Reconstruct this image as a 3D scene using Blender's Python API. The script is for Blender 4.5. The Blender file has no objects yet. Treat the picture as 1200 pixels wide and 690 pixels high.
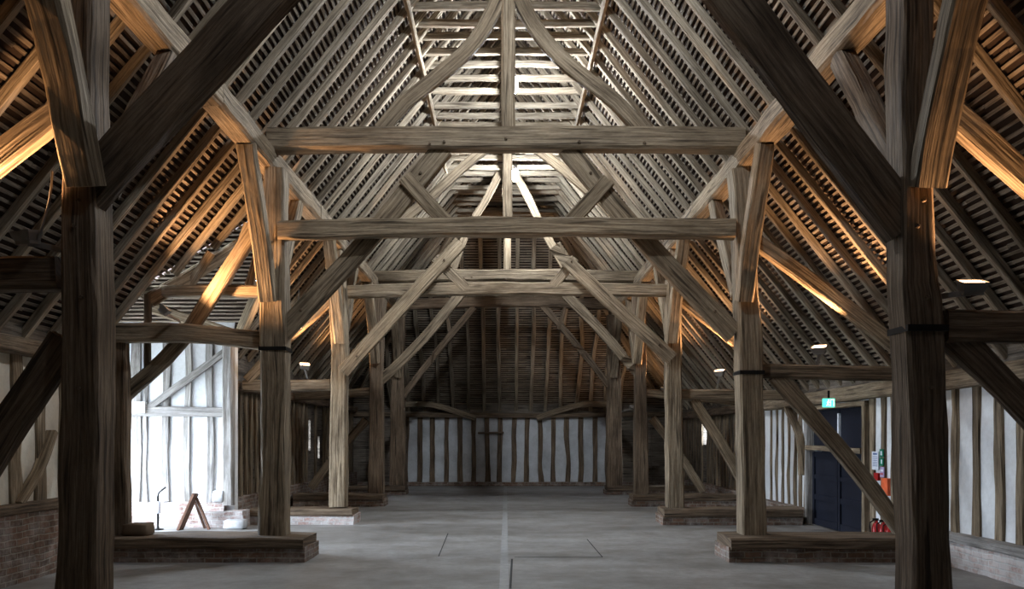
import bpy, math, random
from mathutils import Vector, noise
random.seed(7)
C = bpy.context.scene.collection
F, CX, CY, H = 1000.0, 593.0, 515.0, 1.65
def W(px, py, d):                       # a point of the barn at distance d down the nave
    return Vector(((px - CX) * d / F, d, H + (CY - py) * d / F))

# ------------------------------------------------------------------ materials
def newmat(name):
    m = bpy.data.materials.new(name); m.use_nodes = True
    nt = m.node_tree; nt.nodes.clear()
    out = nt.nodes.new('ShaderNodeOutputMaterial'); b = nt.nodes.new('ShaderNodeBsdfPrincipled')
    nt.links.new(b.outputs[0], out.inputs[0])
    b.inputs['Specular IOR Level'].default_value = 0.25
    return m, nt, b
def N(nt, t, **kw):
    n = nt.nodes.new(t)
    for k, v in kw.items():
        if k.startswith('i_'): n.inputs[k[2:].replace('_', ' ')].default_value = v
        else: setattr(n, k, v)
    return n
def ramp(nt, src, stops):
    r = nt.nodes.new('ShaderNodeValToRGB'); e = r.color_ramp.elements
    while len(e) < len(stops): e.new(0.5)
    for x, (p, c) in zip(e, stops):
        x.position = p; x.color = (c[0], c[1], c[2], 1)
    nt.links.new(src, r.inputs[0]); return r.outputs[0]
def mix(nt, fac, a, b, mode='MIX'):
    m = nt.nodes.new('ShaderNodeMix'); m.data_type = 'RGBA'; m.blend_type = mode
    for s, v in ((m.inputs[0], fac), (m.inputs[6], a), (m.inputs[7], b)):
        if hasattr(v, 'is_output'): nt.links.new(v, s)
        elif isinstance(v, (int, float)): s.default_value = v
        else: s.default_value = (v[0], v[1], v[2], 1)
    return m.outputs[2]
def uvco(nt, sx, sy, rnd=True):
    u = N(nt, 'ShaderNodeUVMap'); mp = N(nt, 'ShaderNodeMapping')
    mp.inputs['Scale'].default_value = (sx, sy, 1)
    nt.links.new(u.outputs[0], mp.inputs[0])
    if rnd:
        oi = N(nt, 'ShaderNodeObjectInfo'); ml = N(nt, 'ShaderNodeMath', operation='MULTIPLY'); ml.inputs[1].default_value = 57.0
        cb = N(nt, 'ShaderNodeCombineXYZ')
        nt.links.new(oi.outputs['Random'], ml.inputs[0]); nt.links.new(ml.outputs[0], cb.inputs[0]); nt.links.new(ml.outputs[0], cb.inputs[1])
        nt.links.new(cb.outputs[0], mp.inputs['Location'])
    return mp.outputs[0]
def noi(nt, co, scale, detail=4, rough=.6):
    n = N(nt, 'ShaderNodeTexNoise'); n.inputs['Scale'].default_value = scale; n.inputs['Detail'].default_value = detail
    n.inputs['Roughness'].default_value = rough
    nt.links.new(co, n.inputs['Vector']); return n.outputs[0]
def wood(name, dark, mid, pale, crack=.75, var=.55, bump=.8):
    m, nt, b = newmat(name)
    g = noi(nt, uvco(nt, 1.3, 30), 1.0, 5, .65)
    p = noi(nt, uvco(nt, 1.1, 2.6), 1.0, 3, .6)
    k = noi(nt, uvco(nt, .9, 13), 1.0, 2, .5)
    f = noi(nt, uvco(nt, 14, 90), 1.0, 2, .5)
    c1 = ramp(nt, g, [(.33, dark), (.5, mid), (.68, pale)])
    c2 = ramp(nt, p, [(.32, (.42, .39, .35)), (.5, (1, 1, 1)), (.68, (1.3, 1.28, 1.24))])
    c = mix(nt, .75, c1, c2, 'MULTIPLY')
    ck = ramp(nt, k, [(.33, (.14, .12, .10)), (.40, (1, 1, 1)), (1, (1, 1, 1))])
    c = mix(nt, crack, c, ck, 'MULTIPLY')
    fs = ramp(nt, f, [(.3, (.75, .72, .7)), (.6, (1.1, 1.1, 1.1))])
    c = mix(nt, .6, c, fs, 'MULTIPLY')
    oi = N(nt, 'ShaderNodeObjectInfo')
    rv = ramp(nt, oi.outputs['Random'], [(0, (1 - .5 * var, 1 - .53 * var, 1 - .56 * var)), (.5, (1, 1, 1)), (1, (1 + .3 * var, 1 + .27 * var, 1 + .2 * var))])
    c = mix(nt, 1.0, c, rv, 'MULTIPLY')
    nt.links.new(c, b.inputs['Base Color']); b.inputs['Roughness'].default_value = .82
    ad = N(nt, 'ShaderNodeMath', operation='MULTIPLY_ADD'); ad.inputs[1].default_value = .5
    nt.links.new(g, ad.inputs[0]); nt.links.new(k, ad.inputs[2])
    bp = N(nt, 'ShaderNodeBump'); bp.inputs['Strength'].default_value = bump; bp.inputs['Distance'].default_value = .03
    nt.links.new(ad.outputs[0], bp.inputs['Height']); nt.links.new(bp.outputs[0], b.inputs['Normal'])
    return m
def plain(name, col, rough=.6, metal=0, emit=None, es=0):
    m, nt, b = newmat(name)
    tc = N(nt, 'ShaderNodeTexCoord'); n = noi(nt, tc.outputs['Object'], 9, 4)
    c = ramp(nt, n, [(.3, tuple(x * .8 for x in col)), (.7, tuple(min(1, x * 1.12) for x in col))])
    nt.links.new(c, b.inputs['Base Color']); b.inputs['Roughness'].default_value = rough; b.inputs['Metallic'].default_value = metal
    if emit:
        b.inputs['Emission Color'].default_value = (*emit, 1); b.inputs['Emission Strength'].default_value = es
    return m
def plaster(name, a, c2):
    m, nt, b = newmat(name)
    tc = N(nt, 'ShaderNodeTexCoord')
    n = noi(nt, tc.outputs['Object'], 1.3, 6); f = noi(nt, tc.outputs['Object'], 14, 4)
    c = ramp(nt, n, [(.32, a), (.6, c2)])
    c = mix(nt, .5, c, ramp(nt, f, [(.3, (.82, .81, .79)), (.6, (1, 1, 1))]), 'MULTIPLY')
    nt.links.new(c, b.inputs['Base Color']); b.inputs['Roughness'].default_value = .9
    bp = N(nt, 'ShaderNodeBump'); bp.inputs['Strength'].default_value = .35; bp.inputs['Distance'].default_value = .02
    nt.links.new(f, bp.inputs['Height']); nt.links.new(bp.outputs[0], b.inputs['Normal'])
    return m
def brick(name, c1, c2, mortar, wash=0):
    m, nt, b = newmat(name)
    co = uvco(nt, 1, 1, False)
    br = N(nt, 'ShaderNodeTexBrick')
    br.inputs['Scale'].default_value = 1; br.inputs['Brick Width'].default_value = .23; br.inputs['Row Height'].default_value = .075
    br.inputs['Mortar Size'].default_value = .010; br.inputs['Mortar Smooth'].default_value = .4
    br.inputs['Color1'].default_value = (*c1, 1); br.inputs['Color2'].default_value = (*c2, 1); br.inputs['Mortar'].default_value = (*mortar, 1)
    nz = N(nt, 'ShaderNodeTexNoise'); nz.inputs['Scale'].default_value = 5; nt.links.new(co, nz.inputs['Vector'])
    va = N(nt, 'ShaderNodeVectorMath', operation='MULTIPLY_ADD'); va.inputs[1].default_value = (.03, .03, 0)
    nt.links.new(nz.outputs[1], va.inputs[0]); nt.links.new(co, va.inputs[2]); nt.links.new(va.outputs[0], br.inputs['Vector'])
    n = noi(nt, co, 7, 5)
    c = mix(nt, .8, br.outputs[0], ramp(nt, n, [(.3, (.5, .48, .46)), (.65, (1.15, 1.12, 1.1))]), 'MULTIPLY')
    if wash:
        w = noi(nt, co, 3.2, 6, .7)
        c = mix(nt, ramp(nt, w, [(.5 - wash * .25, (0, 0, 0)), (.62 - wash * .12, (wash, wash, wash))]), c, (.72, .70, .68))
    nt.links.new(c, b.inputs['Base Color']); b.inputs['Roughness'].default_value = .9
    mh = N(nt, 'ShaderNodeMath', operation='SUBTRACT'); nt.links.new(n, mh.inputs[0]); nt.links.new(br.outputs[1], mh.inputs[1])
    bp = N(nt, 'ShaderNodeBump'); bp.inputs['Strength'].default_value = .8; bp.inputs['Distance'].default_value = .015
    nt.links.new(mh.outputs[0], bp.inputs['Height']); nt.links.new(bp.outputs[0], b.inputs['Normal'])
    return m

M = {}
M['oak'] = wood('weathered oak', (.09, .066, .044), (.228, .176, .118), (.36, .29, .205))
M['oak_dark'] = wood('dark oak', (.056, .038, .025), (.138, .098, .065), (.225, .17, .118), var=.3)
M['oak_rafter'] = wood('rafter oak', (.12, .095, .068), (.26, .215, .158), (.38, .33, .255), crack=.45)
M['oak_pale'] = wood('limewashed oak', (.17, .16, .15), (.30, .285, .27), (.42, .405, .39), crack=.35, var=.25)
M['lath'] = wood('riven lath', (.11, .086, .064), (.22, .18, .138), (.34, .29, .23), crack=.3)
M['board'] = wood('grey weatherboard', (.075, .062, .05), (.14, .118, .095), (.20, .175, .145), var=.4)
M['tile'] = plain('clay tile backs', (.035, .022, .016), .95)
M['white'] = plaster('white limewash', (.66, .67, .68), (.80, .81, .82))
M['cream'] = plaster('cream limewash', (.58, .53, .43), (.72, .67, .56))
M['greyplaster'] = plaster('grey limewash', (.40, .41, .42), (.62, .64, .66))
M['brick'] = brick('old brick', (.21, .125, .085), (.125, .085, .062), (.27, .235, .19), .2)
M['brickpale'] = brick('limewashed brick', (.42, .20, .14), (.34, .2, .15), (.5, .47, .45), .72)
M['brickwhite'] = brick('white washed brick', (.24, .13, .10), (.26, .17, .14), (.42, .39, .37), .5)
M['navy'] = plain('navy door paint', (.011, .013, .022), .5)
M['iron'] = plain('black iron', (.02, .019, .018), .5, .6)
M['lampgrey'] = plain('lamp housing', (.22, .20, .18), .5, .3)
M['warmglass'] = plain('warm lamp glass', (.9, .7, .5), .4, 0, (1.0, .62, .34), 14)
M['coolbulb'] = plain('cool lamp bulb', (.9, .9, .9), .4, 0, (.72, .82, 1.0), 40)
M['red'] = plain('red enamel', (.45, .02, .02), .35)
M['paper'] = plain('white paper', (.72, .75, .82), .7)
M['ink'] = plain('blue print', (.10, .16, .34), .7)
M['greensign'] = plain('green sign', (.01, .20, .11), .5)
M['exitglow'] = plain('exit light green', (.05, .6, .4), .5, 0, (.10, .95, .62), 1.1)
M['exitwhite'] = plain('exit light white', (.8, .9, .85), .5, 0, (.8, 1, .92), 1.2)
M['purple'] = plain('lilac notice', (.45, .36, .56), .7)
M['orange'] = plain('orange plastic', (.75, .14, .05), .55)
M['stone'] = plain('pale stone', (.50, .50, .50), .9)
M['signwood'] = wood('brown sign board', (.10, .05, .035), (.17, .09, .06), (.23, .13, .09))

# floor concrete
def floor_mat():
    m, nt, b = newmat('worn concrete')
    tc = N(nt, 'ShaderNodeTexCoord'); co = tc.outputs['Object']
    mp = N(nt, 'ShaderNodeMapping'); mp.inputs['Scale'].default_value = (.35, 1.0, 1); nt.links.new(co, mp.inputs[0])
    a = noi(nt, mp.outputs[0], .55, 6, .6); f = noi(nt, co, 9, 6, .7); d = noi(nt, co, 60, 2)
    c = ramp(nt, a, [(.32, (.19, .18, .165)), (.5, (.265, .256, .243)), (.68, (.33, .325, .315))])
    c = mix(nt, .85, c, ramp(nt, f, [(.32, (.62, .60, .57)), (.5, (.95, .95, .95)), (.68, (1.2, 1.2, 1.2))]), 'MULTIPLY')
    e2 = noi(nt, co, 1.7, 5, .65)
    c = mix(nt, .8, c, ramp(nt, e2, [(.34, (.66, .63, .58)), (.55, (1, 1, 1)), (.7, (1.14, 1.15, 1.17))]), 'MULTIPLY')
    sp = ramp(nt, d, [(.70, (0, 0, 0)), (.76, (.4, .4, .4))])
    c = mix(nt, sp, c, (.5, .48, .45))
    nt.links.new(c, b.inputs['Base Color'])
    nt.links.new(ramp(nt, f, [(.3, (.42, .42, .42)), (.7, (.62, .62, .62))]), b.inputs['Roughness'])
    bp = N(nt, 'ShaderNodeBump'); bp.inputs['Strength'].default_value = .15; bp.inputs['Distance'].default_value = .02
    nt.links.new(f, bp.inputs['Height']); nt.links.new(bp.outputs[0], b.inputs['Normal'])
    return m
M['floor'] = floor_mat()
M['joint'] = plain('pale joint screed', (.31, .31, .305), .6)
M['jointdark'] = plain('dark floor joint', (.04, .04, .04), .8)

# ------------------------------------------------------------------ mesh helpers
class MB:
    def __init__(s): s.v, s.f, s.uv = [], [], []
    def face(s, idx, uvs): s.f.append(idx); s.uv.append(uvs)
    def quad(s, p, scale=1):
        n = len(s.v); s.v += [Vector(q) for q in p]
        e1 = (s.v[n+1]-s.v[n]).length; e2 = (s.v[n+3]-s.v[n]).length
        s.face([n, n+1, n+2, n+3], [(0, 0), (e1, 0), (e1, e2), (0, e2)])
    def poly(s, p, uvs):
        n = len(s.v); s.v += [Vector(q) for q in p]; s.face(list(range(n, n+len(p))), uvs)
    def box(s, x0, x1, y0, y1, z0, z1, wob=0, seg=.25):
        # grid box with metre UVs; wob: noise displacement
        def grid(o, a, b, fu, fv, flip):
            na = max(1, int(a.length / seg)) if wob else 1; nb = max(1, int(b.length / seg)) if wob else 1
            base = len(s.v)
            for i in range(na + 1):
                for j in range(nb + 1):
                    p = o + a * (i / na) + b * (j / nb)
                    if wob: p = p + noise.noise_vector(p * 2.3) * wob
                    s.v.append(p)
            for i in range(na):
                for j in range(nb):
                    q = [base + i*(nb+1)+j, base + (i+1)*(nb+1)+j, base + (i+1)*(nb+1)+j+1, base + i*(nb+1)+j+1]
                    uv = []
                    for ii, jj in ((i, j), (i+1, j), (i+1, j+1), (i, j+1)):
                        pp = o + a * (ii / na) + b * (jj / nb); uv.append((fu(pp), fv(pp)))
                    if flip: q.reverse(); uv.reverse()
                    s.face(q, uv)
        X, Y, Z = Vector((x1-x0, 0, 0)), Vector((0, y1-y0, 0)), Vector((0, 0, z1-z0)); o = Vector((x0, y0, z0))
        fx, fy, fz = (lambda p: p.x), (lambda p: p.y), (lambda p: p.z)
        grid(o, X, Z, fx, fz, False); grid(o + Y, X, Z, fx, fz, True)
        grid(o, Y, Z, fy, fz, True); grid(o + X, Y, Z, fy, fz, False)
        grid(o, X, Y, fx, fy, True); grid(o + Z, X, Y, fx, fy, False)
        return s
    def sweep(s, pts, sizes, up=Vector((0, 0, 1)), wob=.01, cham=.12, seg=.3, seed=0):
        pts = [Vector(p) for p in pts]
        # resample by Catmull-Rom
        P, S = [], []
        for i in range(len(pts) - 1):
            a, b = pts[i], pts[i+1]; p0 = pts[i-1] if i else a*2-b; p3 = pts[i+2] if i+2 < len(pts) else b*2-a
            n = max(1, int((b-a).length / seg))
            for k in range(n):
                t = k / n
                P.append(.5*((2*a) + (b-p0)*t + (2*p0-5*a+4*b-p3)*t*t + (3*a-p0-3*b+p3)*t**3))
                S.append((sizes[i][0]*(1-t)+sizes[i+1][0]*t, sizes[i][1]*(1-t)+sizes[i+1][1]*t))
        P.append(pts[-1]); S.append(sizes[-1])
        base = len(s.v); L = 0; us = []
        for i, p in enumerate(P):
            t = (P[min(i+1, len(P)-1)] - P[max(i-1, 0)]).normalized()
            sd = t.cross(up)
            if sd.length < 1e-3: sd = t.cross(Vector((0, 1, 0)))
            sd.normalize(); u2 = sd.cross(t).normalized()
            w, h = S[i]
            if i: L += (P[i]-P[i-1]).length
            us.append(L)
            c = min(w, h) * cham
            sh = [(w/2-c, -h/2), (w/2, -h/2+c), (w/2, h/2-c), (w/2-c, h/2), (-w/2+c, h/2), (-w/2, h/2-c), (-w/2, -h/2+c), (-w/2+c, -h/2)]
            for k, (a, b) in enumerate(sh):
                q = p + sd*a + u2*b
                if wob:
                    q = q + noise.noise_vector(Vector((seed*13.7 + L*1.6, k*.45, seed*3.1))) * wob + noise.noise_vector(Vector((seed*5.1+L*5, k*2.1, 4))) * wob * .45
                s.v.append(q)
        n = len(P); w, h = S[0]
        pv = [0]
        for k in range(8):
            pv.append(pv[-1] + (h if k in (1, 5) else w if k in (3, 7) else .05))
        for i in range(n - 1):
            for k in range(8):
                k2 = (k+1) % 8
                s.face([base+i*8+k, base+i*8+k2, base+(i+1)*8+k2, base+(i+1)*8+k],
                       [(us[i], pv[k]), (us[i], pv[k+1]), (us[i+1], pv[k+1]), (us[i+1], pv[k])])
        s.face([base+k for k in range(7, -1, -1)], [(.1*math.cos(k), .1*math.sin(k)) for k in range(8)])
        s.face([base+(n-1)*8+k for k in range(8)], [(.1*math.cos(k), .1*math.sin(k)) for k in range(8)])
        return s
    def lathe(s, prof, o=Vector((0, 0, 0)), ax=Vector((0, 0, 1)), n=20):
        ax = Vector(ax).normalized(); a = ax.orthogonal().normalized(); b = ax.cross(a); o = Vector(o)
        base = len(s.v)
        for r, z in prof:
            for k in range(n):
                t = 2*math.pi*k/n
                s.v.append(o + ax*z + (a*math.cos(t)+b*math.sin(t))*max(r, 1e-4))
        for i in range(len(prof)-1):
            for k in range(n):
                k2 = (k+1) % n
                s.face([base+i*n+k, base+i*n+k2, base+(i+1)*n+k2, base+(i+1)*n+k], [(i*.05, k*.02), (i*.05, k*.02+.02), (i*.05+.05, k*.02+.02), (i*.05+.05, k*.02)])
        return s
    def obb(s, c, ax, ay, az, hx, hy, hz):
        c = Vector(c); n = len(s.v)
        for i in (-1, 1):
            for j in (-1, 1):
                for k in (-1, 1): s.v.append(c + ax*hx*i + ay*hy*j + az*hz*k)
        for f in ((0,1,3,2), (4,6,7,5), (0,4,5,1), (2,3,7,6), (0,2,6,4), (1,5,7,3)):
            s.face([n+q for q in f], [(0,0), (.1,0), (.1,.1), (0,.1)])
        return s
    def build(s, name, mat, parent=None, smooth=False):
        me = bpy.data.meshes.new(name); me.from_pydata([tuple(v) for v in s.v], [], s.f)
        uv = me.uv_layers.new(name='UVMap')
        d = []
        for f in s.uv:
            for c in f: d += [c[0], c[1]]
        uv.data.foreach_set('uv', d)
        me.materials.append(mat)
        if smooth: me.polygons.foreach_set('use_smooth', [True]*len(me.polygons))
        me.update()
        o = bpy.data.objects.new(name, me); C.objects.link(o)
        if parent: o.parent = parent
        return o
def tag(o, label=None, cat=None, group=None, kind='thing'):
    if label: o['label'] = label
    if cat: o['category'] = cat
    if group: o['group'] = group
    if kind: o['kind'] = kind
    return o
def empty(name, label, cat, loc=(0, 0, 0), group=None, kind='thing'):
    o = bpy.data.objects.new(name, None); C.objects.link(o); o.empty_display_size = .1
    # parts keep barn coordinates: the parent's offset is undone on the mesh
    o['base'] = list(loc); tag(o, label, cat, group, kind); return o
SEED = [0]
def timber(name, pts, w, h, mat='oak', label=None, cat=None, group=None, parent=None, up=(0, 0, 1), wob=.012, cham=.13, seg=.3, sizes=None):
    SEED[0] += 1
    m = MB(); m.sweep(pts, sizes or [(w, h)]*len(pts), Vector(up), wob, cham, seg, SEED[0])
    o = m.build(name, M[mat] if isinstance(mat, str) else mat, parent)
    if label: tag(o, label, cat, group)
    return o
def peg(p, parent, ax=(0, -1, 0), r=.017):
    MB().lathe([(0, -.03), (r, -.03), (r, .018), (r*.7, .024), (0, .024)], p, ax, 10).build('peg', M['oak_dark'], parent)

YV = (0, 1, 0)
ORD = ['', 'first', 'second', 'third', 'fourth', 'fifth', 'sixth', 'seventh', 'eighth', 'ninth', 'tenth', 'eleventh', 'twelfth', 'thirteenth', 'fourteenth', 'fifteenth', 'sixteenth']
SIDE = {-1: 'porch side', 1: 'dark-door side'}
D = {'A': 6.75, 'B': 11.87, 'C': 16.92, 'D': 21.4, 'E': 26.0}
FR = {'A': 'front', 'B': 'second', 'C': 'third', 'D': 'fourth', 'E': 'last'}

# ------------------------------------------------------------------ roof geometry
def zu(x): return 5.75 + 1.25 * (3.45 - abs(x))          # underside of the rafters
RT = .10 * 1.6                                            # rafter depth measured vertically
APEX = zu(0)
D_END, X_L, X_R = 30.5, -5.75, 5.95
def hipd(z): return D_END - (z - 2.75) / 1.16             # distance of the hip underside at height z
PR_D, PR_Z, PR_S = 14.3, 5.5, .88                         # porch ridge
def zp(d): return PR_Z - PR_S * abs(d - PR_D)
EAVE = 6.2
def xr(z): return 3.45 + (5.75 - z) / 1.25                # |x| of the underside at height z

def slope_pt(side, x, d, off): return Vector((side*x, d, zu(x) + off))
# ceilings: tile backs seen between the laths
def roof_side(side):
    name = 'ceiling_left' if side < 0 else 'ceiling_right'
    m = MB(); off = RT + .062
    dh_e = hipd(zu(EAVE)); dh_r = hipd(APEX)
    def P(x, d): return slope_pt(side, x, d, off)
    if side > 0:
        pts = [(EAVE, -4), (EAVE, dh_e + .3), (0, dh_r + .3), (0, -4)]
        m.poly([P(*p) for p in pts], [(p[1], p[0]) for p in pts])
    else:
        xe = xr(3.7)
        xv = xr(PR_Z)
        for pts in ([(EAVE, -4), (EAVE, 12.2), (xe, 12.2), (xv, PR_D), (0, PR_D), (0, -4)],
                    [(EAVE, 16.4), (EAVE, dh_e + .3), (0, dh_r + .3), (0, PR_D), (xv, PR_D), (xe, 16.4)]):
            m.poly([P(*p) for p in pts], [(p[1], p[0]) for p in pts])
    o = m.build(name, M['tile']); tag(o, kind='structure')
    # laths
    b = MB(); L0 = 0
    ax = Vector((0, 1, 0)); sl = Vector((-side, 0, 1.25)).normalized(); nn = Vector((side*1.25, 0, 1)).normalized()
    if nn.z < 0: nn = -nn
    step = .09 / 1.6
    x = EAVE - .05
    while x > .05:
        z = zu(x) + RT
        d0, d1 = 4.2, min(hipd(zu(x)) + .12, 30.6)
        gaps = None
        if side < 0 and zu(x) < PR_Z:
            if zu(x) < 3.7: gaps = (12.2, 16.4)
            else:
                q = (PR_Z - zu(x)) / PR_S; gaps = (PR_D - q, PR_D + q)
        for (a, e) in ([(d0, d1)] if not gaps else [(d0, gaps[0]), (gaps[1], d1)]):
            y = a
            while y < e - .05:
                ln = min(random.uniform(1.0, 1.75), e - y)
                ja, jb = random.uniform(-.008, .008), random.uniform(-.008, .008)
                wd = random.uniform(.014, .022)
                p0 = Vector((side*x, y, z)) + sl*ja; p1 = Vector((side*x, y+ln-.006, z)) + sl*jb
                n = len(b.v); th = .022
                for p in (p0, p1):
                    b.v += [p - sl*wd + nn*.012, p + sl*wd + nn*.012, p + sl*wd + nn*(.012+th), p - sl*wd + nn*(.012+th)]
                r0 = random.uniform(0, 40)
                for (i, j) in ((0, 1), (1, 2), (2, 3), (3, 0)):
                    b.face([n+i, n+j, n+4+j, n+4+i], [(r0, i*.04+x*9), (r0, i*.04+.04+x*9), (r0+ln, i*.04+.04+x*9), (r0+ln, i*.04+x*9)])
                b.face([n, n+3, n+2, n+1], [(0, 0)]*4); b.face([n+4, n+5, n+6, n+7], [(0, 0)]*4)
                y += ln
        x -= step
    b.build('batten_slats', M['lath'], o)
roof_side(-1); roof_side(1)
# hip end
def roof_end():
    m = MB(); off = RT + .062
    zr, ze = APEX, 2.2
    p = [(-EAVE, hipd(zu(EAVE))), (EAVE, hipd(zu(EAVE))), (0, hipd(APEX))]
    m.poly([Vector((x, d, zu(x) + off)) for x, d in p], [(x, d) for x, d in p])
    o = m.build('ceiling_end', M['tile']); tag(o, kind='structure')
    b = MB(); z = 2.5; sl = Vector((0, -1, 1.16)).normalized(); nn = Vector((0, 1.16, 1)).normalized()
    while z < APEX - .15:
        d = hipd(z); hw = xr(z) + .1
        x = -hw
        while x < hw - .05:
            ln = min(random.uniform(1.0, 1.7), hw - x); wd = random.uniform(.015, .023)
            p0 = Vector((x, d, z + RT)) + sl*random.uniform(-.008, .008); p1 = Vector((x+ln-.006, d, z + RT)) + sl*random.uniform(-.008, .008)
            n = len(b.v); r0 = random.uniform(0, 40)
            for q in (p0, p1):
                b.v += [q - sl*wd + nn*.012, q - sl*wd + nn*.034, q + sl*wd + nn*.034, q + sl*wd + nn*.012]
            for (i, j) in ((0, 1), (1, 2), (2, 3), (3, 0)):
                b.face([n+i, n+j, n+4+j, n+4+i], [(r0, i*.04+z*9), (r0, i*.04+.04+z*9), (r0+ln, i*.04+.04+z*9), (r0+ln, i*.04+z*9)])
            b.face([n, n+3, n+2, n+1], [(0, 0)]*4); b.face([n+4, n+5, n+6, n+7], [(0, 0)]*4)
            x += ln
        z += .09 / 1.53 * 1.16
    b.build('batten_slats', M['lath'], o)
roof_end()
# porch roof
def roof_porch():
    m = MB(); off = .22
    for sg in (1, -1):
        de = PR_D + sg*2.35
        q = off - RT - .062; pts = [(-xr(PR_Z+q), PR_D, PR_Z+off), (-8.2, PR_D, PR_Z+off), (-8.2, de, zp(de)+off), (-xr(zp(de)+q), de, zp(de)+off)]
        m.poly([Vector(p) for p in pts], [(p[0], p[1]) for p in pts])
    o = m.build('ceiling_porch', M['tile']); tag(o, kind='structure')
    b = MB(); z = 3.62; sl = Vector((0, -1, PR_S)).normalized(); nn = Vector((0, PR_S, 1)).normalized()
    while z < PR_Z:
        d = PR_D + (PR_Z - z)/PR_S; x = -8.15; e = -xr(z) + .12
        while x < e - .05:
            ln = min(random.uniform(.9, 1.5), e - x); wd = random.uniform(.015, .022)
            p0 = Vector((x, d, z + .15)); p1 = Vector((x+ln-.006, d, z + .15)) + sl*random.uniform(-.01, .01)
            n = len(b.v); r0 = random.uniform(0, 40)
            for q in (p0, p1):
                b.v += [q - sl*wd + nn*.012, q - sl*wd + nn*.034, q + sl*wd + nn*.034, q + sl*wd + nn*.012]
            for (i, j) in ((0, 1), (1, 2), (2, 3), (3, 0)):
                b.face([n+i, n+j, n+4+j, n+4+i], [(r0, i*.04+z*9), (r0, i*.04+.04+z*9), (r0+ln, i*.04+.04+z*9), (r0+ln, i*.04+z*9)])
            z_ = 0
            x += ln
        z += .062
    b.build('batten_slats', M['lath'], o)
roof_porch()

# ------------------------------------------------------------------ rafters and collars
def rafter_pts(side, d, xlo, xhi):
    out = []; n = 5; sg = random.uniform(-.025, .03); lean = random.uniform(-.05, .05); sw = random.uniform(-.035, .035)
    for i in range(n):
        t = i/(n-1); x = xlo + (xhi-xlo)*t
        p = Vector((side*x, d + lean*(t-.5) + sw*math.sin(math.pi*t), zu(x)))
        nn = Vector((side*1.25, 0, 1)).normalized()
        out.append(p + nn*(.05 - .0 + min(0, -abs(sg)*math.sin(math.pi*t))))
    return out
SP = .555
rd = []
k = 0
while 6.35 + k*SP < 29.6:
    rd.append(6.35 + k*SP); k += 1
def bayname(d):
    last = None
    for f in 'ABCDE':
        if D[f] <= d: last = f
    return last
for side in (-1, 1):
    cnt = {}
    for d in rd:
        xl = (5.76 if d < 16.4 else 5.42) if side < 0 else 5.96
        if side < 0:
            z_v = zp(d) if 12.1 < d < 16.5 else 0
            if z_v: xl = min(xl, xr(max(z_v, 3.7)) - .13)
        xh = .03
        if d > hipd(APEX):                           # jack rafters against the hip
            z = 2.75 + (D_END - d) * 1.16
            xh = xr(z)
            if xh > xl - .4: continue
        bn = bayname(d); cnt[bn] = cnt.get(bn, 0) + 1
        w = random.uniform(.08, .105); h = .10
        nm = 'rafter'
        where = {None: 'in front of the front post', 'A': 'behind the front post', 'B': 'behind the second post', 'C': 'behind the third post',
                 'D': 'behind the fourth post', 'E': 'behind the last post'}[bn]
        lab = f'old oak roof rafter on the {SIDE[side]}, {ORD[cnt[bn]]} one {where}'
        timber(nm, rafter_pts(side, d, xl, xh), w, h, 'oak_rafter', lab, 'rafter', f'rafters of the {SIDE[side]} roof slope', up=Vector((side*1.25, 0, 1)), wob=.012, seg=.45)
# hip rafters of the end slope
hx = [-4.6, -4.05, -3.5, -2.95, -2.42, -1.88, -1.35, -.78, -.22, .36, .88, 1.40, 1.95, 2.48, 3.02, 3.55, 4.1, 4.65]
for i, x in enumerate(hx):
    ztop = min(zu(x) - .05, 8.6); zl = 2.68
    pts = []
    sw = random.uniform(-.09, .09)
    for t in (0, .25, .5, .75, 1):
        z = zl + (ztop-zl)*t
        pts.append(Vector((x + sw*math.sin(math.pi*t)*(1 if t < .6 else -.6), hipd(z), z)) + Vector((0, 1.16, 1)).normalized()*.02)
    timber('hip_rafter', pts, random.uniform(.11, .15), .13, 'oak_rafter', f'crooked rafter of the end hip slope, {ORD[i+1] if i < 9 else ORD[len(hx)-i]} from the {SIDE[-1] if i < 9 else SIDE[1]}',
           'rafter', 'rafters of the hipped end', up=(0, 1.16, 1), wob=.02, seg=.35)
for side in (-1, 1):
    pts = [Vector((side*(xr(3.25)-.15), hipd(3.25)-.1, 3.2)), Vector((side*.1, hipd(APEX-.1)-.05, APEX-.15))]
    timber('corner_hip_rafter', pts, .14, .16, 'oak_rafter', f'long corner hip rafter rising from end wall on the {SIDE[side]}', 'rafter', wob=.015)
# collars
ZC = 8.25
cn = {}
for d in rd:
    if d < 11.9 or d > hipd(ZC) - .02: continue
    bn = bayname(d); cn[bn] = cn.get(bn, 0) + 1
    zz = ZC + random.uniform(-.03, .05); x = xr(zz) - .0
    sg = random.uniform(-.02, .03)
    timber('collar', [(-x, d + .1, zz+.07), (0, d + .1 + random.uniform(-.03, .03), zz+.07+sg), (x, d + .1, zz+.07)], .085, .115, 'oak_rafter',
           f'horizontal collar across the roof top, {ORD[cn[bn]]} behind the {FR[bn]} tie beam', 'collar', 'collars under the ridge', wob=.012, seg=.4)
# collar purlin, side laths
timber('collar_purlin', [(.03, 5.2, 8.13), (.05, 11, 8.14), (.02, 17, 8.12), (.03, 24.6, 8.13)], .17, .18, 'oak_rafter',
       'long collar purlin running down the middle under the collars', 'purlin', seg=.6)
for side in (-1, 1):
    timber('roof_brace_plank', [(side*1.47, 9, 8.10), (side*1.46, 16, 8.13), (side*1.45, 20.5, 8.1)], .05, .15, 'oak_rafter',
           f'thin plank along the collar ends on the {SIDE[side]}', 'plank', up=(side*.6, 0, 1), seg=.6)

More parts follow.
